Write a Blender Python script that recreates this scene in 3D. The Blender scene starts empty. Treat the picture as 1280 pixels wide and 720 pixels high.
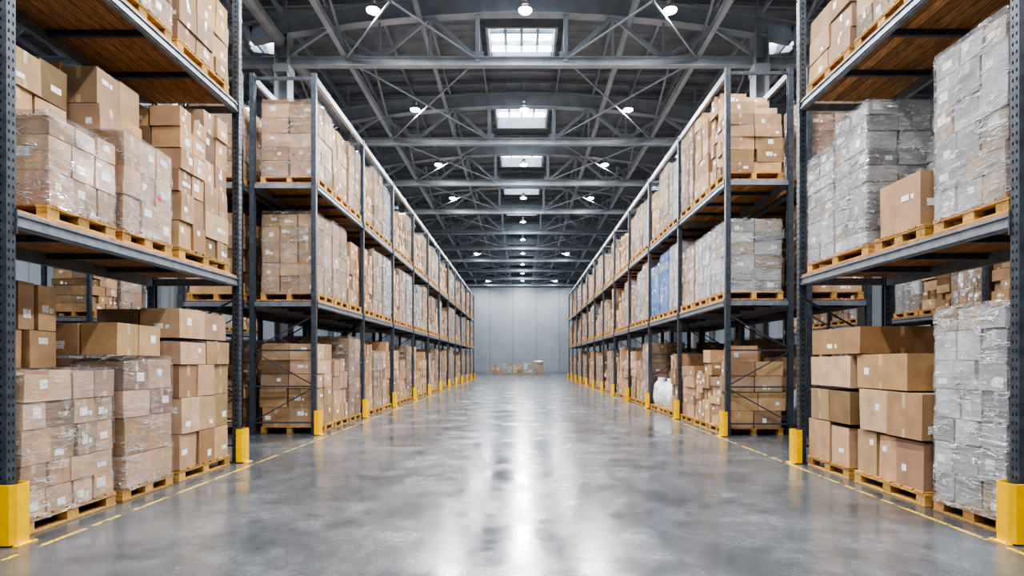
import bpy, math, random
from mathutils import Vector, noise

S = bpy.context.scene
rnd = random.Random(7)

# ------------------------------------------------------------------ materials
def new_mat(name):
    m = bpy.data.materials.new(name); m.use_nodes = True
    nt = m.node_tree
    b = nt.nodes["Principled BSDF"]
    return m, nt, b
def N(nt, t, **k):
    n = nt.nodes.new(t)
    for a, v in k.items(): setattr(n, a, v)
    return n
def ramp(nt, stops):
    r = N(nt, "ShaderNodeValToRGB"); e = r.color_ramp.elements
    e[0].position = stops[0][0]; e[0].color = stops[0][1]
    e[1].position = stops[-1][0]; e[1].color = stops[-1][1]
    for p, c in stops[1:-1]:
        x = e.new(p); x.color = c
    return r
def g(v): return (v, v, v, 1)
def noise_tex(nt, scale, detail=4, vec=None, mscale=None, rough=.5, dist=0):
    tc = N(nt, "ShaderNodeTexCoord")
    n = N(nt, "ShaderNodeTexNoise"); n.inputs["Scale"].default_value = scale
    n.inputs["Detail"].default_value = detail; n.inputs["Roughness"].default_value = rough
    n.inputs["Distortion"].default_value = dist
    if mscale:
        mp = N(nt, "ShaderNodeMapping"); mp.inputs["Scale"].default_value = mscale
        if vec: mp.inputs["Rotation"].default_value = vec
        nt.links.new(tc.outputs["Object"], mp.inputs["Vector"]); nt.links.new(mp.outputs[0], n.inputs["Vector"])
    else:
        nt.links.new(tc.outputs["Object"], n.inputs["Vector"])
    return n
def mth(nt, op, a, bv=None, c=None):
    m = N(nt,"ShaderNodeMath",operation=op)
    for i,v in enumerate((a,bv,c)):
        if v is None: continue
        if isinstance(v,(int,float)): m.inputs[i].default_value=v
        else: nt.links.new(v,m.inputs[i])
    return m.outputs[0]
def tinted(name, base, rough=.7, nscale=6, mscale=None, lo=.8, hi=1.1, metal=0, bump=0, spec=.5):
    m, nt, b = new_mat(name)
    at = N(nt, "ShaderNodeAttribute", attribute_name="tint")
    n = noise_tex(nt, nscale, 5, mscale=mscale)
    r = ramp(nt, [(.3, g(lo)), (.7, g(hi))])
    nt.links.new(n.outputs[0], r.inputs[0])
    m1 = N(nt, "ShaderNodeMix", data_type='RGBA', blend_type='MULTIPLY'); m1.inputs[0].default_value = 1
    m1.inputs[6].default_value = (*base, 1); nt.links.new(at.outputs["Color"], m1.inputs[7])
    m2 = N(nt, "ShaderNodeMix", data_type='RGBA', blend_type='MULTIPLY'); m2.inputs[0].default_value = 1
    nt.links.new(m1.outputs[2], m2.inputs[6]); nt.links.new(r.outputs[0], m2.inputs[7])
    nt.links.new(m2.outputs[2], b.inputs["Base Color"])
    b.inputs["Roughness"].default_value = rough; b.inputs["Metallic"].default_value = metal
    b.inputs["Specular IOR Level"].default_value = spec
    if bump:
        bp = N(nt, "ShaderNodeBump"); bp.inputs["Strength"].default_value = bump; bp.inputs["Distance"].default_value = .01
        nt.links.new(n.outputs[0], bp.inputs["Height"]); nt.links.new(bp.outputs[0], b.inputs["Normal"])
    return m
M_CARTON = tinted("carton_board", (.50, .33, .195), .72, 5, lo=.82, hi=1.08, bump=.15, spec=.3)
M_TAPE = tinted("packing_tape", (.58, .43, .28), .25, 5)
M_WOOD = tinted("pallet_wood", (.58, .36, .14), .75, 7, mscale=(1, 6, 6), lo=.6, hi=1.15, bump=.3, spec=.2)
M_DECK = tinted("deck_wood", (.52, .27, .12), .7, 7, mscale=(6, 1, 6), lo=.5, hi=1.2, bump=.3, spec=.25)
M_POST = tinted("upright_steel", (.085, .098, .12), .38, 12, lo=.7, hi=1.3, metal=.35)
M_BEAM = tinted("beam_steel", (.27, .30, .34), .36, 9, lo=.75, hi=1.15, metal=.4)
M_SLOT = tinted("slot_shadow", (.012, .013, .015), .9)
M_TRUSS = tinted("truss_steel", (.43, .47, .52), .4, 2, lo=.85, hi=1.1, metal=.15)
M_YEL = tinted("guard_yellow", (.90, .53, .010), .4, 14, lo=.85, hi=1.03)
M_BOLT = tinted("bolt_steel", (.35, .35, .35), .35, metal=.9)

M_LABEL, nt, b = new_mat("shipping_label")
n = noise_tex(nt, 55, 2, mscale=(1, 1, 3)); r = ramp(nt, [(.36, g(.15)), (.42, g(.88))])
nt.links.new(n.outputs[0], r.inputs[0]); nt.links.new(r.outputs[0], b.inputs["Base Color"]); b.inputs["Roughness"].default_value = .6
M_RED = tinted("red_sticker", (.6, .02, .03), .5)

def wrap_mat(name, col, base, line, patch, gloss, wk=1.0):
    m, nt, b = new_mat(name)
    out = nt.nodes["Material Output"]
    def ridge(scale, rot, ms, w, dist=.6):
        q = noise_tex(nt, scale, 2, vec=rot, mscale=ms, rough=.45, dist=dist)
        d = mth(nt,'ABSOLUTE', mth(nt,'SUBTRACT', q.outputs[0], .5))
        return mth(nt,'MAXIMUM', mth(nt,'SUBTRACT', 1.0, mth(nt,'DIVIDE', d, w*wk)), 0.0)
    ra = ridge(2.6, (.5,.4,.15), (1,1,3.4), .018)
    rb = ridge(3.6, (-.6,-.45,.3), (1,1,3.0), .014)
    rc = ridge(1.9, (.04,.02,0), (1,1,8), .020, .25)
    mask = noise_tex(nt, 2.6, 3, mscale=(1,1,1.3))
    mk = mth(nt,'MINIMUM', mth(nt,'MAXIMUM', mth(nt,'MULTIPLY', mth(nt,'SUBTRACT', mask.outputs[0], .40), 6.0), 0.0), 1.0)
    lines = mth(nt,'MULTIPLY', mth(nt,'MAXIMUM', mth(nt,'MAXIMUM', ra, rb), rc), mk)
    soft = noise_tex(nt, 3.4, 4, vec=(.4,.35,.1), mscale=(1,1,5), rough=.55, dist=1)
    sf = mth(nt,'MINIMUM', mth(nt,'MAXIMUM', mth(nt,'MULTIPLY', mth(nt,'SUBTRACT', soft.outputs[0], .54), 7.0), 0.0), 1.0)
    op = mth(nt,'ADD', mth(nt,'ADD', base, mth(nt,'MULTIPLY', lines, line)), mth(nt,'MULTIPLY', sf, patch))
    op = mth(nt,'MINIMUM', op, 1.0)
    hgt = mth(nt,'ADD', mth(nt,'ADD', mth(nt,'MULTIPLY', lines, .8), soft.outputs[0]), mth(nt,'MULTIPLY', mask.outputs[0], 2.0))
    bp = N(nt, "ShaderNodeBump"); bp.inputs["Strength"].default_value = 1.0; bp.inputs["Distance"].default_value = .06
    nt.links.new(hgt, bp.inputs["Height"])
    b.inputs["Base Color"].default_value = (*col, 1); b.inputs["Roughness"].default_value = .18
    nt.links.new(bp.outputs[0], b.inputs["Normal"])
    tr = N(nt, "ShaderNodeBsdfTransparent"); mix = N(nt, "ShaderNodeMixShader")
    nt.links.new(op, mix.inputs[0]); nt.links.new(tr.outputs[0], mix.inputs[1]); nt.links.new(b.outputs[0], mix.inputs[2])
    gl = N(nt, "ShaderNodeBsdfAnisotropic"); gl.inputs["Roughness"].default_value = .13; gl.inputs["Color"].default_value = (.97,.98,1,1)
    nt.links.new(bp.outputs[0], gl.inputs["Normal"])
    fr = N(nt, "ShaderNodeLayerWeight"); fr.inputs[0].default_value = .25; nt.links.new(bp.outputs[0], fr.inputs["Normal"])
    gf = mth(nt,'MINIMUM', mth(nt,'ADD', gloss, mth(nt,'MULTIPLY', fr.outputs["Fresnel"], .3)), .6)
    mix2 = N(nt, "ShaderNodeMixShader"); nt.links.new(gf, mix2.inputs[0]); nt.links.new(mix.outputs[0], mix2.inputs[1]); nt.links.new(gl.outputs[0], mix2.inputs[2])
    nt.links.new(mix2.outputs[0], out.inputs[0])
    return m
M_WRAPC = wrap_mat("stretch_film_clear", (.98, .97, .95), .02, .9, .12, .08)
M_WRAPG = wrap_mat("stretch_film_cloudy", (.96, .97, 1.0), .04, 1.0, .32, .11, 1.15)
M_WRAPB = wrap_mat("stretch_film_blue", (.16, .38, .85), .25, .5, .35, .08)
M_SACK = tinted("polythene_sack_film", (.78,.82,.87), .25, 7, lo=.8, hi=1.1, bump=.8)

# ------------------------------------------------------------------ mesh builder
class MB:
    def __init__(s): s.v=[]; s.f=[]; s.m=[]; s.c=[]; s.sm=[]; s.mats=[]
    def mi(s, mat):
        if mat not in s.mats: s.mats.append(mat)
        return s.mats.index(mat)
    def face(s, idx, mat, col=(1,1,1), sm=False):
        s.f.append(idx); s.m.append(s.mi(mat)); s.c.append(col); s.sm.append(sm)
    def corners(s, P, mat, col=(1,1,1)):
        o = len(s.v); s.v += [tuple(p) for p in P]
        for q in ((0,3,2,1),(4,5,6,7),(0,1,5,4),(1,2,6,5),(2,3,7,6),(3,0,4,7)):
            s.face([o+i for i in q], mat, col)
    def box(s, x0,x1,y0,y1,z0,z1, mat, col=(1,1,1), j=0, rot=0, rg=rnd):
        P = [(x0,y0,z0),(x1,y0,z0),(x1,y1,z0),(x0,y1,z0),(x0,y0,z1),(x1,y0,z1),(x1,y1,z1),(x0,y1,z1)]
        if rot:
            cx, cy = (x0+x1)/2, (y0+y1)/2; c, t = math.cos(rot), math.sin(rot)
            P = [(cx+(x-cx)*c-(y-cy)*t, cy+(x-cx)*t+(y-cy)*c, z) for x,y,z in P]
        if j: P = [(x+rg.uniform(-j,j), y+rg.uniform(-j,j), z+(rg.uniform(-j,0) if z==z1 else 0)) for x,y,z in P]
        s.corners(P, mat, col)
        return P
    def beam(s, a, b, w, h, mat, col=(1,1,1)):
        a, b = Vector(a), Vector(b); d = (b-a).normalized()
        up = Vector((0,0,1)) if abs(d.z) < .95 else Vector((0,1,0))
        sd = d.cross(up).normalized()*w/2; u = sd.cross(d).normalized()*h/2
        s.corners([a-sd-u, a+sd-u, b+sd-u, b-sd-u, a-sd+u, a+sd+u, b+sd+u, b-sd+u], mat, col)
    def ibeam(s, a, b, w, h, t, mat):
        a, b = Vector(a), Vector(b); d = (b-a).normalized(); up = Vector((0,0,1))
        u = (d.cross(up).normalized().cross(d)).normalized()
        s.beam(a+u*(h/2-t/2), b+u*(h/2-t/2), w, t, mat); s.beam(a-u*(h/2-t/2), b-u*(h/2-t/2), w, t, mat)
        s.beam(a, b, t, h-2*t, mat)
    def cyl(s, c, r, z0, z1, mat, n=12, col=(1,1,1), r2=None):
        r2 = r if r2 is None else r2; o = len(s.v)
        for i in range(n):
            a = 2*math.pi*i/n
            s.v.append((c[0]+r*math.cos(a), c[1]+r*math.sin(a), z0)); s.v.append((c[0]+r2*math.cos(a), c[1]+r2*math.sin(a), z1))
        for i in range(n):
            k = (i+1)%n; s.face([o+2*i, o+2*k, o+2*k+1, o+2*i+1], mat, col, True)
        s.face([o+2*i+1 for i in range(n)], mat, col); s.face([o+2*i for i in reversed(range(n))], mat, col)
    def obj(s, name, origin=(0,0,0)):
        me = s.mesh(name, origin); return place(name, me, origin)
    def mesh(s, name, origin=(0,0,0)):
        ox, oy, oz = origin
        me = bpy.data.meshes.new(name)
        me.from_pydata([(x-ox,y-oy,z-oz) for x,y,z in s.v], [], s.f)
        for m in s.mats: me.materials.append(m)
        me.polygons.foreach_set("material_index", s.m)
        me.polygons.foreach_set("use_smooth", s.sm)
        at = me.color_attributes.new("tint", 'FLOAT_COLOR', 'CORNER')
        buf = []
        for f, c in zip(s.f, s.c): buf += [c[0], c[1], c[2], 1.0]*len(f)
        at.data.foreach_set("color", buf)
        me.update(); return me
def place(name, me, loc=(0,0,0), rz=0):
    o = bpy.data.objects.new(name, me); o.location = loc; o.rotation_euler[2] = rz
    S.collection.objects.link(o); return o

# ------------------------------------------------------------------ goods
def ccol(rg, kind):
    if kind == 'g':
        if rg.random() < .15: v = rg.uniform(.9,1.1); return (v*.85,v*1.0,v*1.25)
        v = rg.uniform(.6, 1.4); return (v*.80, v*1.22, v*2.1)
    if kind == 'b':
        if rg.random() < .25: v = rg.uniform(.9,1.2); return (v*.9, v*1.3, v*2.0)
        v = rg.uniform(.8, 1.1); return (v*.15, v*.6, v*2.5)
    v = rg.uniform(.68, 1.2); w = rg.uniform(.94, 1.08)
    if rg.random() < .08: v *= .6
    return (v, v*w, v*w*rg.uniform(.88, 1.2))
def decal(mb, P, side, u0,u1,w0,w1, mat, col=(1,1,1), off=.003):
    a, b = [(0,1),(1,2),(2,3),(3,0)][side]
    A, B, C, D = Vector(P[a]), Vector(P[b]), Vector(P[b+4]), Vector(P[a+4])
    nrm = (B-A).cross(D-A).normalized()*off
    def pt(u, w): return tuple((A*(1-u)+B*u)*(1-w) + (D*(1-u)+C*u)*w + nrm)
    o = len(mb.v); mb.v += [pt(u0,w0), pt(u1,w0), pt(u1,w1), pt(u0,w1)]
    mb.face([o,o+1,o+2,o+3], mat, col)
def carton(mb, x0,x1,y0,y1,z0,z1, rg, kind='c', j=.006, lab=.5, rot=.02):
    gp = .005
    P = mb.box(x0+gp,x1-gp,y0+gp,y1-gp,z0,z1-.004, M_CARTON, ccol(rg,kind), j, rg.uniform(-rot,rot), rg)
    tc = (1,1,1) if kind=='c' else (.9,1.2,1.6)
    hz = z1-z0
    tape_side = rg.choice((0,1))
    for sd in range(4):
        L = (x1-x0) if sd in (0,2) else (y1-y0)
        if sd % 2 == tape_side:
            hw = .026/L
            decal(mb, P, sd, .5-hw, .5+hw, .66, 1, M_TAPE, tc, .002)
            decal(mb, P, sd, .5-hw, .5+hw, 0, .2, M_TAPE, tc, .002)
        if rg.random() < lab:
            w = min(rg.uniform(.07,.14)/L, .5); h = min(rg.uniform(.05,.10)/hz, .6)
            u = rg.uniform(.08, .92-w); q = rg.uniform(.12, .85-h)
            decal(mb, P, sd, u, u+w, q, q+h, M_LABEL)
            if rg.random() < .3 and u+w+.25 < 1:
                decal(mb, P, sd, u+w+.05, u+w+.05+.05/L, q, q+min(.05/hz,.3), M_LABEL)
        if rg.random() < .015: decal(mb, P, sd, .1, .1+.07/L, .3, .3+.07/hz, M_RED, off=.004)
    T = [Vector(P[i])+Vector((0,0,.002)) for i in (4,5,6,7)]
    o = len(mb.v)
    if tape_side == 0:
        k = .026/(x1-x0); q4 = T[0].lerp(T[1],.5-k),T[0].lerp(T[1],.5+k),T[3].lerp(T[2],.5+k),T[3].lerp(T[2],.5-k)
    else:
        k = .026/(y1-y0); q4 = T[0].lerp(T[3],.5-k),T[1].lerp(T[2],.5-k),T[1].lerp(T[2],.5+k),T[0].lerp(T[3],.5+k)
    mb.v += [tuple(q) for q in q4]; mb.face([o,o+1,o+2,o+3], M_TAPE, tc)
def cuts(rg, a, b, n, var):
    w = [1+rg.uniform(-var,var) for _ in range(n)]; t = sum(w); out=[a]
    for q in w: out.append(out[-1]+(b-a)*q/t)
    return out
def stack(mb, x0,x1,y0,y1,z0,z1, nx,ny,nz, rg, kind='c', lab=.5, jit=.012, drop=0, loose=0):
    zs = cuts(rg, z0, z1, nz, .22 if nz>1 else 0)
    for k in range(nz):
        a, b = (nx, ny)
        if k % 2 and rg.random() < .5: a, b = max(1,nx+rg.choice((-1,0,0))), max(1,ny+rg.choice((-1,0,1)))
        if a*b == 1 and nx*ny > 1: b = 2
        ycs = cuts(rg, y0, y1, b, .18 if rg.random()<.6 else 0)
        ins = rg.uniform(0, loose) if k else 0
        for i in range(a):
            for jx in range(b):
                if 0 < i < a-1 and 0 < jx < b-1 and k < nz-1: continue
                if k >= nz-1 and drop and rg.random() < drop: continue
                dx, dy = rg.uniform(-jit,jit), rg.uniform(-jit,jit)
                cx0 = x0+(x1-x0)*i/a; cx1 = x0+(x1-x0)*(i+1)/a
                if loose: dx -= ins*rg.uniform(.2,1)
                top = zs[k+1] - (rg.uniform(0,.06) if k == nz-1 else 0)
                carton(mb, cx0+dx+.004, cx1+dx-.004, ycs[jx]+dy+.004, ycs[jx+1]+dy-.004, zs[k], top, rg, kind, lab=lab, rot=.02+loose*.5)
def pallet(mb, x0,x1,y0,y1,z, rg):
    t = .022; H = .15
    def w(): v = rg.uniform(.7,1.25); return (v, v*rg.uniform(.93,1.05), v*rg.uniform(.85,1.05))
    for i in range(3):
        cx = [x0+.06, (x0+x1)/2, x1-.06][i]
        mb.box(cx-.055,cx+.055,y0,y1,z+.002,z+t, M_WOOD, w())
        mb.box(cx-.055,cx+.055,y0,y1,z+H-2*t,z+H-t, M_WOOD, w())
        for k in range(3):
            cy = [y0+.075, (y0+y1)/2, y1-.075][k]
            mb.box(cx-.05,cx+.05,cy-.07,cy+.07,z+t,z+H-2*t, M_WOOD, w())
    n = 7; L = (y1-y0)
    for k in range(n):
        c = y0 + L*(k+.5)/n
        mb.box(x0,x1,c-L/n*.39,c+L/n*.39,z+H-t,z+H, M_WOOD, w(), .002)
def wrap(mb, x0,x1,y0,y1,z0,z1, mat, rg, res=7, amp=.014):
    r = .035; off = Vector((rg.uniform(0,99), rg.uniform(0,99), rg.uniform(0,99)))
    x0-=.016; x1+=.016; y0-=.016; y1+=.016; z1+=.012
    ring = []
    for (ax,ay),(bx,by),(nx,ny) in (((x0+r,y0),(x1-r,y0),(0,-1)),((x1,y0+r),(x1,y1-r),(1,0)),((x1-r,y1),(x0+r,y1),(0,1)),((x0,y1-r),(x0,y0+r),(-1,0))):
        L = math.hypot(bx-ax,by-ay); n = max(2,int(L*res))
        for i in range(n+1):
            t=i/n; ring.append((ax+(bx-ax)*t, ay+(by-ay)*t, nx, ny))
    nz = max(3,int((z1-z0)*res)); o = len(mb.v); R = len(ring)
    for k in range(nz+1):
        z = z0+(z1-z0)*k/nz; ins = .02 if k==nz else 0
        for (x,y,nx,ny) in ring:
            d = noise.noise(Vector((x,y,z))*5+off)*amp + noise.noise(Vector((x*4,y*4,z*22))+off)*amp*.6 - ins
            mb.v.append((x+nx*d, y+ny*d, z + noise.noise(Vector((x,y,0))*4+off)*.012*(k==nz or k==0)))
    for k in range(nz):
        for i in range(R):
            a=o+k*R+i; b=o+k*R+(i+1)%R
            mb.face([a,b,b+R,a+R], mat, (1,1,1), True)
    c = len(mb.v); mb.v.append(((x0+x1)/2,(y0+y1)/2,z1-.005))
    for i in range(R): mb.face([o+nz*R+i, o+nz*R+(i+1)%R, c], mat, (1,1,1), True)
def sack(mb, cx, cy, z, r, h, rg):
    n, m = 18, 12; o = len(mb.v); off = Vector((rg.uniform(0,50),0,0))
    for k in range(m+1):
        t = k/m; rr_ = r*(math.sin(math.pi*min(1,.18+t*.82))**.55 if t < .85 else .28+ (t-.85)*1.2)
        for i in range(n):
            a = 2*math.pi*i/n; q = rr_*(1+.22*noise.noise(Vector((math.cos(a)*1.6,math.sin(a)*1.6,t*3))+off)+.05*math.sin(a*7+t*2))
            mb.v.append((cx+q*math.cos(a), cy+q*math.sin(a), z+h*t))
    for k in range(m):
        for i in range(n): mb.face([o+k*n+i,o+k*n+(i+1)%n,o+(k+1)*n+(i+1)%n,o+(k+1)*n+i], M_SACK, (1,1,1), True)
    mb.face([o+m*n+i for i in range(n)], M_SACK)

def near_load(name, x0,x1,y0,y1,z, parts, seed, pal=True):
    rg = random.Random(seed); mb = MB()
    if pal: pallet(mb, x0,x1,y0,y1,z, rg)
    for p in parts:
        a0,a1,b0,b1,c0,c1,nx,ny,nz,kind,wr = p
        stack(mb, a0,a1,b0,b1,c0,c1,nx,ny,nz,rg,kind, lab=.55 if kind!='c' else .65, jit=.012 if wr else .022)
        if wr: wrap(mb, a0,a1,b0,b1,c0-.04,c1, wr, rg, 16, .018)
    return mb.obj(name, ((x0+x1)/2,(y0+y1)/2,z))

L2, L3 = 2.78, 5.36
F = -4.2
# ---- near left bay
a0, a1 = -5.42, -4.24
near_load("wrapped_carton_pallet", a0,a1,5.02,6.2,0,[(a0+.02,a1-.01,5.04,6.18,.15,1.43,3,4,5,'c',M_WRAPC),
    (a0+.05,-4.85,5.45,6.15,1.44,2.30,1,2,2,'c',None)],11)
near_load("wrapped_carton_pallet", a0,a1,6.3,7.22,0,[(a0+.02,a1,6.32,7.2,.15,1.56,3,2,4,'c',M_WRAPC),
    (a0+.25,a1-.12,6.35,7.15,1.57,1.97,2,2,1,'c',None)],12)
near_load("carton_pallet", a0,a1,7.34,8.62,0,[(a0+.02,a1,7.36,8.6,.15,1.8,3,3,4,'c',None),
    (a0+.1,a1-.03,7.38,8.55,1.8,2.2,2,2,1,'c',None)],13)
near_load("wrapped_carton_pallet", a0,a1,5.3,6.2,L2,[(a0+.02,a1,5.32,6.18,L2+.15,3.76,2,3,3,'c',M_WRAPC),
    (a0+.05,-4.72,5.4,6.15,3.77,4.5,1,2,2,'c',None)],14)
near_load("wrapped_carton_pallet", a0,a1,6.3,7.2,L2,[(a0+.02,a1,6.32,7.18,L2+.15,3.98,2,3,3,'c',M_WRAPC),
    (a0+.05,-4.55,6.35,7.1,3.99,4.75,2,2,2,'c',None)],15)
near_load("carton_pallet", a0,a1,7.34,8.62,L2,[(a0+.02,a1,7.36,7.95,L2+.15,4.7,3,2,6,'c',None),(a0+.02,a1-.03,7.98,8.6,L2+.15,4.95,3,2,6,'c',None)],16)
near_load("carton_pallet", a0,a1,7.3,8.6,L3,[(a0+.02,a1,7.32,8.58,L3+.15,6.6,3,3,4,'c',None)],17)
near_load("wrapped_carton_pallet", a0,a1,6.1,7.2,L3,[(a0+.02,a1,6.12,7.18,L3+.15,7.0,3,3,5,'c',M_WRAPC)],18)
near_load("carton_pallet", a0,a1,4.98,6.02,L3,[(a0+.02,a1,5.0,6.0,L3+.15,7.0,3,3,5,'c',None)],19)
# ---- near right bay
b0, b1 = 4.15, 5.33
near_load("film_wrapped_pallet", b0,b1,5.05,5.98,0,[(b0,b1-.02,5.07,5.96,.15,2.03,3,3,7,'g',M_WRAPG)],21)
near_load("carton_pallet", b0,b1,6.1,7.4,0,[(b0+.02,b1-.05,6.14,7.38,.15,.68,2,3,1,'c',None),(b0-.02,b1-.05,6.1,7.3,.68,1.18,2,2,1,'c',None),
    (b0+.06,b1-.1,6.42,7.42,1.18,1.6,1,1,1,'c',None)],22)
near_load("carton_pallet", b0,b1,7.52,8.6,0,[(b0+.02,b1-.02,7.54,8.58,.15,.7,2,2,1,'c',None),(b0,b1-.04,7.5,8.55,.7,1.17,2,2,1,'c',None),
    (b0+.02,b1-.04,7.5,8.55,1.17,1.6,2,1,1,'c',None),(b0,b1-.1,7.3,8.5,1.6,2.0,1,1,1,'c',None)],23)
near_load("film_wrapped_pallet", b0,b1,5.05,5.98,L2,[(b0,b1-.02,5.07,5.96,L2+.15,4.55,3,3,6,'g',M_WRAPG)],24)
near_load("film_wrapped_pallet", b0,b1,6.1,6.98,L2,[(4.17,4.72,6.2,6.9,L2+.15,3.55,1,1,1,'c',None),(4.76,5.3,6.12,6.96,L2+.15,4.1,1,2,4,'g',M_WRAPG)],25)
near_load("film_wrapped_pallet", b0,b1,7.1,8.62,L2,[(b0,b1-.02,7.12,7.86,L2+.15,4.65,3,2,9,'g',M_WRAPG),(b0,b1-.02,7.9,8.6,L2+.15,4.4,3,2,8,'g',M_WRAPG)],26)
near_load("carton_pallet", b0,b1,7.5,8.62,L3,[(b0+.02,b1-.02,7.52,8.6,L3+.15,6.4,3,2,3,'c',None)],27)
near_load("wrapped_carton_pallet", b0,b1,6.3,7.4,L3,[(b0+.02,b1-.02,6.32,7.38,L3+.15,6.9,3,3,5,'c',M_WRAPC)],28)
near_load("film_wrapped_pallet", b0,b1,5.05,6.1,L3,[(b0,b1-.02,5.07,6.08,L3+.15,6.9,3,3,5,'g',M_WRAPG)],29)

# ---- rows for the long racks
def row_mesh(seed, hmin, hmax, styles, L=3.45):
    rg = random.Random(seed); mb = MB(); w = L/3
    for i in range(3):
        y0 = i*w+.04; y1 = (i+1)*w-.04
        pallet(mb, -1.2,0,y0,y1,0,rg)
        st = styles[i]; h = rg.uniform(hmin,hmax); dp = rg.uniform(0,.05)
        if st == 's':
            stack(mb,-1.18,-.6,y0+.02,y1-.02,.15,1.2,1,2,3,rg,'c')
            sack(mb,-.3,y0+.3,.15,.27,.85,rg); sack(mb,-.3,y1-.3,.15,.25,.7,rg); continue
        nz = max(3,int(h/rg.uniform(.22,.38)))
        kind = {'c':'c','w':'c','g':'g','b':'b'}[st]
        if st == 'c' and rg.random() < .65:
            ym = y0+(y1-y0)*rg.uniform(.4,.6)
            hs = [h, h*rg.uniform(.5,.92)]; rg.shuffle(hs)
            stack(mb,-1.18,-.02-dp,y0+.02,ym,.15,.15+hs[0],2,rg.choice((1,2)),nz,rg,'c',.55,loose=.09,drop=.25)
            stack(mb,-1.18,-.02-dp,ym+.01,y1-.02,.15,.15+hs[1],2,rg.choice((1,2)),max(2,nz-1),rg,'c',.55,loose=.09,drop=.25)
        else:
            stack(mb, -1.18,-.01-dp,y0+.02,y1-.02,.15,.15+h,rg.choice((2,3)),rg.choice((2,3,4)),nz,rg,kind,.55,
              drop=.35 if st=='c' else 0, loose=.06 if st=='c' else 0)
        if st != 'c': wrap(mb, -1.18,-.01-dp,y0+.02,y1-.02,.12,.15+h, {'w':M_WRAPC,'g':M_WRAPG,'b':M_WRAPB}[st], rg, 9, .016)
    return mb.mesh("pallet_row_mesh_%d" % seed)
V_low = [row_mesh(100+i,1.3,2.1,s) for i,s in enumerate(('ccw','cwc','wwg','cww','ccc','wcs'))]
V_mid = [row_mesh(200+i,1.3,1.95,s) for i,s in enumerate(('cwg','cwc','wgw','ccw','gcw','wcc'))]
V_top = [row_mesh(300+i,1.1,1.8,s) for i,s in enumerate(('cwc','ccw','wwg','ccc','cwg','wcw'))]
V_blue = row_mesh(400,1.5,1.8,'bbg')
V_grey = row_mesh(401,1.4,1.6,'wgg')
V_l1 = row_mesh(402,1.6,1.8,'wwc'); V_l2 = row_mesh(403,1.55,1.7,'wcw'); V_r2 = row_mesh(404,1.85,1.95,'wcc')
V_sack = row_mesh(405,1.4,1.7,'ssc'); V_r0 = row_mesh(406,1.4,1.7,'ccc')

# ------------------------------------------------------------------ racks
def upright(mb, x, y, H, near=False, sx=1):
    w, d, t = .10, .09, .018
    mb.box(x-w/2,x+w/2,y-d/2,y-d/2+t,0.01,H, M_POST); mb.box(x-w/2,x+w/2,y+d/2-t,y+d/2,0.01,H, M_POST)
    xf = x+sx*(w/2-t/2)
    mb.box(xf-t/2,xf+t/2,y-d/2+t,y+d/2-t,0.01,H, M_POST)
    mb.box(x-.07,x+.07,y-.08,y+.08,0,.012, M_POST)
    if near:
        z = .3
        while z < H-.1:
            for dy in (-.02,.02):
                xx = x+sx*(w/2+.001)
                mb.box(xx-.001,xx+.001,y+dy-.006,y+dy+.006,z,z+.028, M_SLOT)
            mb.box(x-.012,x+.012,y-d/2-.001,y-d/2+.001,z+.01,z+.034, M_SLOT)
            z += .075
def rack(name, xf, sgn, ys, levels, H, depth=1.36, near=False, toprail=False, guard=True):
    mb = MB(); xr = xf+sgn*depth; xa = xf+sgn*.05; xb = xr-sgn*.05
    for y in ys:
        upright(mb, xa, y, H, near, -sgn); upright(mb, xb, y, H, near, sgn)
        z = .25; k = 0
        while z < levels[0]-.4:
            mb.beam((xa,y,z),(xb,y,z),.03,.03,M_POST)
            p,q = (xa,xb) if k%2 else (xb,xa)
            mb.beam((p,y,z+.02),(q,y,z+.72),.022,.022,M_POST); z += .74; k += 1
        for lv in levels:
            mb.beam((xa,y,lv-.1),(xb,y,lv-.1),.04,.1,M_BEAM)
        mb.beam((xa,y,H-.1),(xb,y,H-.1),.04,.06,M_POST)
    for a, b in zip(ys[:-1], ys[1:]):
        for z in levels:
            for x, s_ in ((xa,-sgn),(xb,sgn)):
                mb.box(x-.03,x+.03,a+.045,b-.045,z-.165,z-.03, M_BEAM)
                xo = x+s_*.035
                mb.box(xo-.012,xo+.012,a+.045,b-.045,z-.15,z-.135, M_BEAM); mb.box(xo-.012,xo+.012,a+.045,b-.045,z-.06,z-.045, M_BEAM)
                mb.box(min(x,x+s_*.06),max(x,x+s_*.06),a+.04,a+.055,z-.22,z-.01, M_POST)
                mb.box(min(x,x+s_*.06),max(x,x+s_*.06),b-.055,b-.04,z-.22,z-.01, M_POST)
            nb = 4
            for i in range(1,nb):
                yy = a+(b-a)*i/nb; mb.box(min(xa,xb)+.03,max(xa,xb)-.03,yy-.025,yy+.025,z-.1,z-.03, M_POST)
            n = 9; x0, x1 = min(xa,xb)-.03, max(xa,xb)+.03
            for i in range(n):
                v = rnd.uniform(.7,1.3)
                mb.box(x0+(x1-x0)*i/n+.006, x0+(x1-x0)*(i+1)/n-.006, a+.05,b-.05,z-.03,z-.003, M_DECK,(v,v,v))
        if toprail:
            for x in (xa,xb): mb.box(x-.035,x+.035,a+.03,b-.03,H-.16,H-.03, M_BEAM)
    o = mb.obj(name, (xf+sgn*depth/2,(ys[0]+ys[-1])/2,0))
    if guard:
        for y in ys: place("rack_post_guard", GUARD, (xf-sgn*.012, y, 0), 0 if sgn<0 else math.pi)
    return o
mb = MB(); t=.012
pts = [(-.03,-.1),(.055,-.1),(.09,-.06),(.09,.06),(.055,.1),(-.03,.1)]
inn = [(-.03,-.1+t),(.05,-.1+t),(.09-t,-.055),(.09-t,.055),(.05,.1-t),(-.03,.1-t)]
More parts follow.
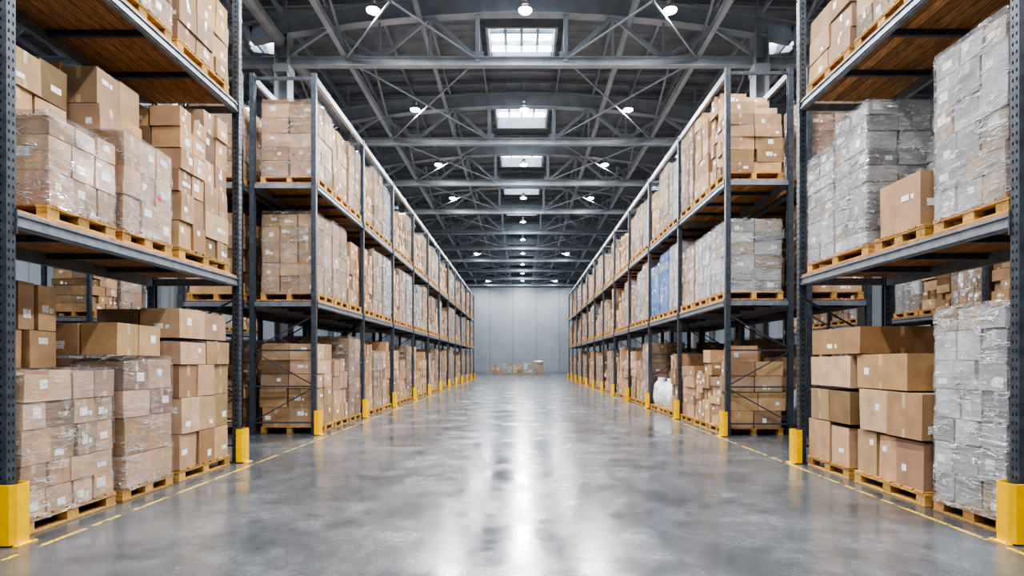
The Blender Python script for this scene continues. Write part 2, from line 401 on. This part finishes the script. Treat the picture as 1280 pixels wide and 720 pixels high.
for z in (.012,.5):
    for p in pts: mb.v.append((p[0],p[1],z))
    for p in inn: mb.v.append((p[0],p[1],z))
for i in range(5):
    mb.face([i,i+1,12+i+1,12+i],M_YEL); mb.face([6+i+1,6+i,18+i,18+i+1],M_YEL); mb.face([12+i,12+i+1,18+i+1,18+i],M_YEL)
mb.face([0,12,18,6],M_YEL); mb.face([5,11,23,17],M_YEL)
mb.box(.085,.13,-.1,.1,0,.012,M_YEL)
for c in ((.11,-.07),(.11,.07)): mb.cyl(c,.01,.012,.022,M_BOLT,6)
GUARD = mb.mesh("rack_post_guard")

yl = [4.87, 8.84]; yr = [4.91, 8.76]
rack("pallet_rack", F, -1, yl, (L2,L3), 8.3, near=True)
rack("pallet_rack", 4.09, 1, yr, (L2,L3), 8.3, near=True)
BL = 3.66; nL = 11
YL = [12.13+BL*i for i in range(nL+1)]; YR = [11.9+3.6*i for i in range(nL+1)]
l2, l3 = 2.78, 5.2
rack("pallet_rack", F, -1, YL, (l2,l3), 7.4, toprail=True)
rack("pallet_rack", 4.09, 1, YR, (l2,l3), 7.4, toprail=True)
for side in (0,1):
    ys = YL if side==0 else YR
    for i in range(nL):
        for lv,(z,V) in enumerate(((0,V_low),(l2,V_mid),(l3,V_top))):
            me = rnd.choice(V)
            if side==1 and i==1: me = (V_sack,V_blue,V_top[4])[lv]
            if side==1 and i==2 and lv==1: me = V_mid[2]
            if side==1 and i==0: me = (V_r0,V_grey,V_r2)[lv]
            if side==0 and i==0 and lv: me = (None,V_l1,V_l2)[lv]
            if side==0: place("pallet_load_row", me, (F-.03, ys[i]+.12, z), 0)
            else: place("pallet_load_row", me, (4.09+.03, ys[i]+3.45+.07, z), math.pi)
for sgn in (-1,1):
    ys = YL[:4] if sgn<0 else YR[:4]
    xf = sgn*5.72
    rack("pallet_rack", xf, sgn, ys, (l2,l3), 7.4, depth=1.3, guard=False)
    for i in range(3):
        for z,V in ((0,V_low),(l2,V_mid),(l3,V_top)):
            if sgn<0: place("pallet_load_row", rnd.choice(V), (xf-.03, ys[i]+.12, z), 0)
            else: place("pallet_load_row", rnd.choice(V), (xf+.03, ys[i]+3.52, z), math.pi)
ys = [10.5+3.6*i for i in range(5)]
rack("pallet_rack", 11.0, 1, ys, (l2,l3), 7.4, guard=False)
for i in range(4):
    for z,V in ((0,V_low),(l2,V_mid),(l3,V_top)):
        place("pallet_load_row", rnd.choice(V), (11.03, ys[i]+3.52, z), math.pi)
ys = [16.5+3.6*i for i in range(4)]
rack("pallet_rack", -12.0, -1, ys, (l2,l3), 7.4, guard=False)
for i in range(3):
    for z,V in ((0,V_low),(l2,V_mid)):
        place("pallet_load_row", rnd.choice(V), (-12.03, ys[i]+.12, z), 0)

for k,(x,h,st) in enumerate(((-3.0,1.3,'c'),(-1.7,1.5,'w'),(-.5,1.35,'c'),(.75,1.6,'c'),(2.0,1.8,'w'))):
    rg = random.Random(500+k); mb = MB(); pallet(mb,-.55,.55,-.5,.5,0,rg)
    stack(mb,-.53,.53,-.48,.48,.15,.15+h*.8,2,2,3,rg,'c' if k%2==0 else 'g',drop=.3)
    if st=='w': wrap(mb,-.53,.53,-.48,.48,.13,.15+h*.8,M_WRAPC,rg)
    me = mb.mesh("floor_stack"); place("carton_pallet" if st=='c' else "wrapped_carton_pallet", me, (x,70.5,0))

# ------------------------------------------------------------------ room shell
BX = 20.0; Y0, Y1 = -14.0, 74.0
def zroof(x): return 13.9 - .03*abs(x)
mf, nt, b = new_mat("polished_concrete")
n1 = noise_tex(nt, .6, 8, rough=.66, dist=.5); n2 = noise_tex(nt, 4.5, 9, rough=.78)
r1 = ramp(nt, [(.32,(.050,.057,.065,1)),(.5,(.088,.096,.107,1)),(.68,(.145,.154,.166,1))]); nt.links.new(n1.outputs[0], r1.inputs[0])
r2 = ramp(nt, [(.3,g(.62)),(.7,g(1.3))]); nt.links.new(n2.outputs[0], r2.inputs[0])
mm = N(nt,"ShaderNodeMix",data_type='RGBA',blend_type='MULTIPLY'); mm.inputs[0].default_value=1
nt.links.new(r1.outputs[0],mm.inputs[6]); nt.links.new(r2.outputs[0],mm.inputs[7])
tc = N(nt,"ShaderNodeTexCoord"); sp = N(nt,"ShaderNodeSeparateXYZ"); nt.links.new(tc.outputs["Object"],sp.inputs[0])
def math_(op,a,bv=None): return mth(nt,op,a,bv)
ax = math_('ABSOLUTE',sp.outputs[0])
n3 = noise_tex(nt, 4, 5, rough=.7); n4 = noise_tex(nt, 50, 2)
wr = math_('MULTIPLY',math_('GREATER_THAN',n3.outputs[0],.47),math_('GREATER_THAN',n4.outputs[0],.44))
ln = math_('LESS_THAN',math_('ABSOLUTE',math_('SUBTRACT',ax,3.92)),.024)
yl_ = math_('MULTIPLY',math_('MULTIPLY',ln,wr),.7)
jy = math_('LESS_THAN',math_('ABSOLUTE',math_('SUBTRACT',math_('MODULO',math_('ADD',sp.outputs[1],60),6.0),3.0)),.005)
m2 = N(nt,"ShaderNodeMix",data_type='RGBA'); nt.links.new(jy,m2.inputs[0]); nt.links.new(mm.outputs[2],m2.inputs[6]); m2.inputs[7].default_value=(.05,.05,.055,1)
m3 = N(nt,"ShaderNodeMix",data_type='RGBA'); nt.links.new(yl_,m3.inputs[0]); nt.links.new(m2.outputs[2],m3.inputs[6]); m3.inputs[7].default_value=(.95,.66,.03,1)
nt.links.new(m3.outputs[2],b.inputs["Base Color"])
n5 = noise_tex(nt, 1.1, 9, rough=.76)
rr = ramp(nt, [(.36,g(.10)),(.64,g(.32))]); nt.links.new(n5.outputs[0],rr.inputs[0]); nt.links.new(rr.outputs[0],b.inputs["Roughness"])
b.inputs["Specular IOR Level"].default_value=.9
b.inputs["Specular Tint"].default_value=(.92,.96,1,1)
b.inputs["IOR"].default_value=1.6
bp = N(nt,"ShaderNodeBump"); bp.inputs["Strength"].default_value=.10; bp.inputs["Distance"].default_value=.02
nt.links.new(n5.outputs[0],bp.inputs["Height"]); nt.links.new(bp.outputs[0],b.inputs["Normal"])
mb = MB(); mb.box(-BX,BX,Y0,Y1,-.2,0,mf); mb.obj("floor")

def panel_mat(name, col, axis, period=1.2):
    m, nt, b = new_mat(name)
    tc = N(nt,"ShaderNodeTexCoord"); sp = N(nt,"ShaderNodeSeparateXYZ"); nt.links.new(tc.outputs["Object"],sp.inputs[0])
    f = mth(nt,'FRACT',mth(nt,'DIVIDE',mth(nt,'ADD',sp.outputs[axis],120.),period)); s = mth(nt,'LESS_THAN',f,.025)
    n = noise_tex(nt,.5,4); r = ramp(nt,[(.3,(col[0]*.85,col[1]*.85,col[2]*.85,1)),(.7,(*col,1))]); nt.links.new(n.outputs[0],r.inputs[0])
    mx = N(nt,"ShaderNodeMix",data_type='RGBA'); nt.links.new(s,mx.inputs[0]); nt.links.new(r.outputs[0],mx.inputs[6]); mx.inputs[7].default_value=(col[0]*.55,col[1]*.55,col[2]*.55,1)
    nt.links.new(mx.outputs[2],b.inputs["Base Color"]); b.inputs["Roughness"].default_value=.55
    return m
MWX = panel_mat("wall_panels_x", (.27,.305,.345), 0, 2.9); MWY = panel_mat("wall_panels_y", (.34,.39,.45), 1, 2.0)
mb = MB(); mb.box(-BX,BX,Y1,Y1+.25,0,13.95,MWX); mb.obj("wall_back")
mb = MB(); mb.box(-BX,BX,Y0-.25,Y0,0,13.95,MWX); mb.obj("wall_front")
mb = MB(); mb.box(-BX-.25,-BX,Y0,Y1,0,13.4,MWY); mb.obj("wall_left")
mb = MB(); mb.box(BX,BX+.25,Y0,Y1,0,13.4,MWY); mb.obj("wall_right")
mb = MB(); mb.box(-BX,BX,Y1-.06,Y1,0,.35,M_BEAM); mb.obj("baseboard_back")

M_ROOF = tinted("roof_deck_metal", (.29,.32,.35), .5, 1.5, lo=.8, hi=1.1, metal=.15)
TY = [-5.3,.7,6.7,12.7,18.8,25.6,31.5,37.5,43.5,49.5,55.5,61.5,67.5,73.4]
sky = []
for a,b_ in zip(TY[:-1],TY[1:]):
    c=(a+b_)/2
    for x in (-16,-9.7,0,9.7,16):
        w = 1.3 if x==0 else .8; sky.append((x-w,x+w,c-1.2 if x==0 else c-1.0,c+1.6 if x==0 else c+.9))
mb = MB()
xs = sorted(set([-BX,0,BX]+[v for s_ in sky for v in s_[:2]]))
ysb = sorted(set([Y0,Y1]+[v for s_ in sky for v in s_[2:]]))
for xa,xb in zip(xs[:-1],xs[1:]):
    for ya,yb in zip(ysb[:-1],ysb[1:]):
        cx,cy=(xa+xb)/2,(ya+yb)/2
        if any(s_[0]<cx<s_[1] and s_[2]<cy<s_[3] for s_ in sky): continue
        n = max(1,round((yb-ya)/.5))
        for k in range(n):
            p=ya+(yb-ya)*k/n; q=ya+(yb-ya)*(k+1)/n; m_=p+(q-p)*.5; e=(q-p)*.12
            prof=[(p,0),(m_-e,0),(m_,.06),(q-e,.06),(q,0)]
            for (u,h),(v,h2) in zip(prof[:-1],prof[1:]):
                o=len(mb.v); mb.v+=[(xa,u,zroof(xa)+h),(xb,u,zroof(xb)+h),(xb,v,zroof(xb)+h2),(xa,v,zroof(xa)+h2)]
                mb.face([o,o+1,o+2,o+3],M_ROOF)
mb.obj("ceiling")
M_PANE, nt, b = new_mat("daylight_pane")
n = noise_tex(nt, 1.6, 3); r = ramp(nt, [(.4,(.30,.38,.48,1)),(.58,(.92,.96,1,1))]); nt.links.new(n.outputs[0], r.inputs[0])
nt.links.new(r.outputs[0], b.inputs["Emission Color"]); b.inputs["Emission Strength"].default_value=7
M_MUL = tinted("glazing_bar_steel", (.16,.18,.21), .45, 4)
def skymesh(w,l0,l1):
    mb=MB(); t=.07
    for a in ((-w,-w+t,l0,l1),(w-t,w,l0,l1),(-w,w,l0,l0+t),(-w,w,l1-t,l1)): mb.box(a[0],a[1],a[2],a[3],-.15,.3,M_TRUSS)
    nbar=3
    for i in range(1,nbar): x=-w+2*w*i/nbar; mb.box(x-.035,x+.035,l0,l1,.05,.2,M_MUL)
    for yy in (.33,.66): mb.box(-w,w,l0+(l1-l0)*yy-.03,l0+(l1-l0)*yy+.03,.05,.2,M_MUL)
    o=len(mb.v); mb.v+=[(-w,l0,.25),(w,l0,.25),(w,l1,.25),(-w,l1,.25)]; mb.face([o+3,o+2,o+1,o],M_PANE)
    return mb.mesh("skylight")
def lantern(w,l0,l1):
    """box lantern: curb hanging below the deck, posts, glazed sides and top, glazing bars"""
    mb=MB(); D=-.55; B=-.35; H=.42; t=.1
    for a in ((-w,-w+t,l0,l1),(w-t,w,l0,l1),(-w,w,l0,l0+t),(-w,w,l1-t,l1)):
        mb.box(a[0],a[1],a[2],a[3],D,B,M_TRUSS); mb.box(a[0],a[1],a[2],a[3],H-.14,H+.05,M_TRUSS)
    for i in range(5):
        x=-w+t/2+(2*w-t)*i/4
        for y in (l0+t/2,l1-t/2): mb.box(x-.05,x+.05,y-.05,y+.05,B,H-.1,M_TRUSS)
        if 0<i<4: mb.box(x-.05,x+.05,l0,l1,H-.14,H-.02,M_MUL)
    for i in range(4):
        y=l0+t/2+(l1-l0-t)*i/3
        for x in (-w+t/2,w-t/2): mb.box(x-.05,x+.05,y-.05,y+.05,B,H-.1,M_TRUSS)
        if 0<i<3: mb.box(-w,w,y-.05,y+.05,H-.14,H-.02,M_MUL)
    def q(P,mt=None):
        o=len(mb.v); mb.v+=P; mb.face([o,o+1,o+2,o+3],mt or M_PANE)
    q([(-w,l1,H+.03),(w,l1,H+.03),(w,l0,H+.03),(-w,l0,H+.03)])
    e=.01
    for s0,s1,mt in ((B,.05,M_TRUSS),(.05,H,M_PANE)):
        q([(-w,l1-e,s0),(w,l1-e,s0),(w,l1-e,s1),(-w,l1-e,s1)],mt); q([(-w,l0+e,s1),(w,l0+e,s1),(w,l0+e,s0),(-w,l0+e,s0)],mt)
        q([(-w+e,l0,s0),(-w+e,l1,s0),(-w+e,l1,s1),(-w+e,l0,s1)],mt); q([(w-e,l0,s1),(w-e,l1,s1),(w-e,l1,s0),(w-e,l0,s0)],mt)
    return mb.mesh("roof_lantern")
SK1,SK2=lantern(1.3,-1.2,1.6),skymesh(.8,-1,.9)
i=0
for a,b_ in zip(TY[:-1],TY[1:]):
    c=(a+b_)/2
    for x in (-16,-9.7,0,9.7,16):
        i+=1; place("window_%d"%i, SK1 if x==0 else SK2,(x,c,zroof(x)))
mb = MB()
for sx in (-1,1):
    for k in range(12):
        x = sx*(1.55+k*1.65)
        if x*sx>BX: break
        mb.beam((x,Y0,zroof(x)-.28),(x,Y1,zroof(x)-.28),.07,.2,M_TRUSS)
y = Y0+1
while y < Y1:
    if not any(s_[2]-.1<y<s_[3]+.1 for s_ in sky):
        for sx in (-1,1): mb.beam((0,y,zroof(0)-.1),(sx*BX,y,zroof(BX)-.1),.06,.14,M_TRUSS)
    y += 1.0
mb.obj("roof_purlins")
def truss_mesh():
    mb = MB(); zc = 11.0; CX = 8.6
    mb.ibeam((-BX,0,zc),(BX,0,zc),.24,.28,.03,M_TRUSS)
    def arch(cx,half,ztop,drop,n=14):
        P=[(cx-half+2*half*i/n, 0, ztop-drop*((i/n*2-1)**2)) for i in range(n+1)]
        for p,q in zip(P[:-1],P[1:]): mb.ibeam(p,q,.34,.6,.035,M_TRUSS)
        return P
    arch(0,CX,12.8,.9)
    for sx in (-1,1): arch(sx*14.3,5.7,12.5,.65,8)
    za = lambda x: 12.8-.9*(x/CX)**2-.25
    for x in (-1.4,1.4): mb.beam((x,0,zc),(x,0,13.6),.14,.14,M_TRUSS)
    for x in (-.7,0,.7): mb.beam((x,0,za(0)+.4),(x,0,13.6),.07,.07,M_TRUSS)
    mb.beam((-1.4,0,13.2),(1.4,0,13.2),.12,.12,M_TRUSS)
    for sx in (-1,1):
        mb.beam((sx*1.4,0,zc+.1),(sx*2.9,0,za(2.9)),.11,.11,M_TRUSS)
        mb.beam((sx*2.9,0,za(2.9)),(sx*4.5,0,zc+.1),.11,.11,M_TRUSS)
        mb.beam((sx*4.5,0,zc+.1),(sx*6.1,0,za(6.1)),.11,.11,M_TRUSS)
        mb.beam((sx*6.1,0,za(6.1)),(sx*7.6,0,zc+.1),.11,.11,M_TRUSS)
        mb.beam((sx*2.9,0,zc),(sx*2.9,0,za(2.9)),.07,.07,M_TRUSS)
        mb.beam((sx*4.5,0,zc),(sx*4.5,0,za(4.5)),.07,.07,M_TRUSS)
        for k in range(4):
            x=sx*(9.2+k*2.6); mb.beam((x,0,zc),(x+sx*1.3,0,12.2),.08,.08,M_TRUSS); mb.beam((x+sx*1.3,0,12.2),(x+sx*2.6,0,zc),.08,.08,M_TRUSS)
    for x in (-4.5,-1.4,1.4,4.5): mb.box(x-.2,x+.2,-.02,.02,zc-.05,zc+.35,M_TRUSS)
    for x in (-7.5,-4.9,4.9,7.5): mb.beam((x,0,za(x)),(x,0,zroof(x)-.3),.08,.08,M_TRUSS)
    return mb.mesh("roof_truss")
TM = truss_mesh()
for y in TY: place("roof_truss", TM, (0,y if y<73 else 73.4,0))
mb = MB()
for x in (-8.6,-5.6,5.6,8.6): mb.ibeam((x,Y0,11.25),(x,Y1,11.25),.16,.2,.02,M_TRUSS)
for a,b_ in zip(TY[:-1],TY[1:]):
    for sx in (-1,1):
        mb.beam((sx*1.4,a,11.1),(sx*5.6,b_,11.1),.045,.045,M_TRUSS); mb.beam((sx*5.6,a,11.1),(sx*1.4,b_,11.1),.045,.045,M_TRUSS)
        mb.beam((sx*5.6,a,11.3),(sx*5.6,(a+b_)/2,12.9),.07,.07,M_TRUSS); mb.beam((sx*5.6,(a+b_)/2,12.9),(sx*5.6,b_,11.3),.07,.07,M_TRUSS)
        mb.beam((sx*8.6,a,11.3),(sx*8.6,(a+b_)/2,12.9),.07,.07,M_TRUSS); mb.beam((sx*8.6,(a+b_)/2,12.9),(sx*8.6,b_,11.3),.07,.07,M_TRUSS)
mb.obj("roof_bracing")
mb = MB()
for x,z,r in ((-3.2,12.3,.09),(3.4,12.2,.11),(-7.6,11.6,.2)):
    n=10
    for i in range(n):
        a0_=2*math.pi*i/n; a1_=2*math.pi*(i+1)/n; o=len(mb.v)
        mb.v+=[(x+r*math.cos(a0_),Y0,z+r*math.sin(a0_)),(x+r*math.cos(a1_),Y0,z+r*math.sin(a1_)),(x+r*math.cos(a1_),Y1,z+r*math.sin(a1_)),(x+r*math.cos(a0_),Y1,z+r*math.sin(a0_))]
        mb.face([o+3,o+2,o+1,o],M_TRUSS,(.9,.9,.9),True)
mb.obj("ceiling_pipes")
mb = MB(); M_COL = tinted("column_steel",(.42,.46,.50),.5,2,lo=.88,hi=1.06)
for xx in (-.2,.2): mb.box(xx-.015,xx+.015,-.24,.24,0,12,M_COL)
mb.box(-.19,.19,-.012,.012,0,12,M_COL); mb.box(-.28,.28,-.28,.28,0,.03,M_COL)
mb.box(-.25,.25,-.25,.25,10.6,10.86,M_COL)
CM = mb.mesh("steel_column")
for y in TY[1:-1]:
    for x in (-7.55,7.55,-19.6,19.6): place("steel_column",CM,(x,y,0))

# lamps
M_LENS, nt, b = new_mat("lamp_lens"); b.inputs["Emission Color"].default_value=(1,.99,.97,1); b.inputs["Emission Strength"].default_value=50
M_HOUS = tinted("lamp_housing",(.5,.52,.55),.35,metal=.6)
mb = MB(); mb.cyl((0,0),.2,0,.14,M_HOUS,20,r2=.11); mb.cyl((0,0),.08,.14,.3,M_HOUS,12); mb.beam((0,0,.3),(0,0,1.1),.012,.012,M_HOUS)
mb.cyl((0,0),.17,-.03,0,M_LENS,20)
LM = mb.mesh("high_bay_lamp")
for k in range(len(TY)-1):
    y=(TY[k]+TY[k+1])/2+.6
    for x in (-4.1,.1,4.1,-10.5,10.5):
        if abs(x)>1 and abs(x)<6 and k>5 and k%3: continue
        if abs(x)>6 and k%2: continue
        place("high_bay_lamp",LM,(x,y,11.2))
        ld=bpy.data.lights.new("high_bay_light",'AREA'); ld.shape='DISK'; ld.size=.35
        ld.energy=(440 if k<7 else 390) if abs(x)<6 else 260; ld.color=(1,.99,.985)
        lo=bpy.data.objects.new("high_bay_light",ld); lo.location=(x,y,11.15); S.collection.objects.link(lo)
w = bpy.data.worlds.new("World"); S.world=w; w.use_nodes=True
w.node_tree.nodes["Background"].inputs[0].default_value=(.6,.75,1,1); w.node_tree.nodes["Background"].inputs[1].default_value=.6

# camera
cd = bpy.data.cameras.new("camera"); cam = bpy.data.objects.new("camera",cd); S.collection.objects.link(cam)
cam.location=(0,0,1.5); cam.rotation_euler=(math.pi/2,0,0)
cd.sensor_width=36; cd.lens=740/1280*36; cd.shift_x=-12/1280; cd.shift_y=92/1280; cd.clip_end=300
S.camera=cam
S.view_settings.view_transform='AgX'
S.view_settings.look='AgX - High Contrast'
S.view_settings.exposure=0.18
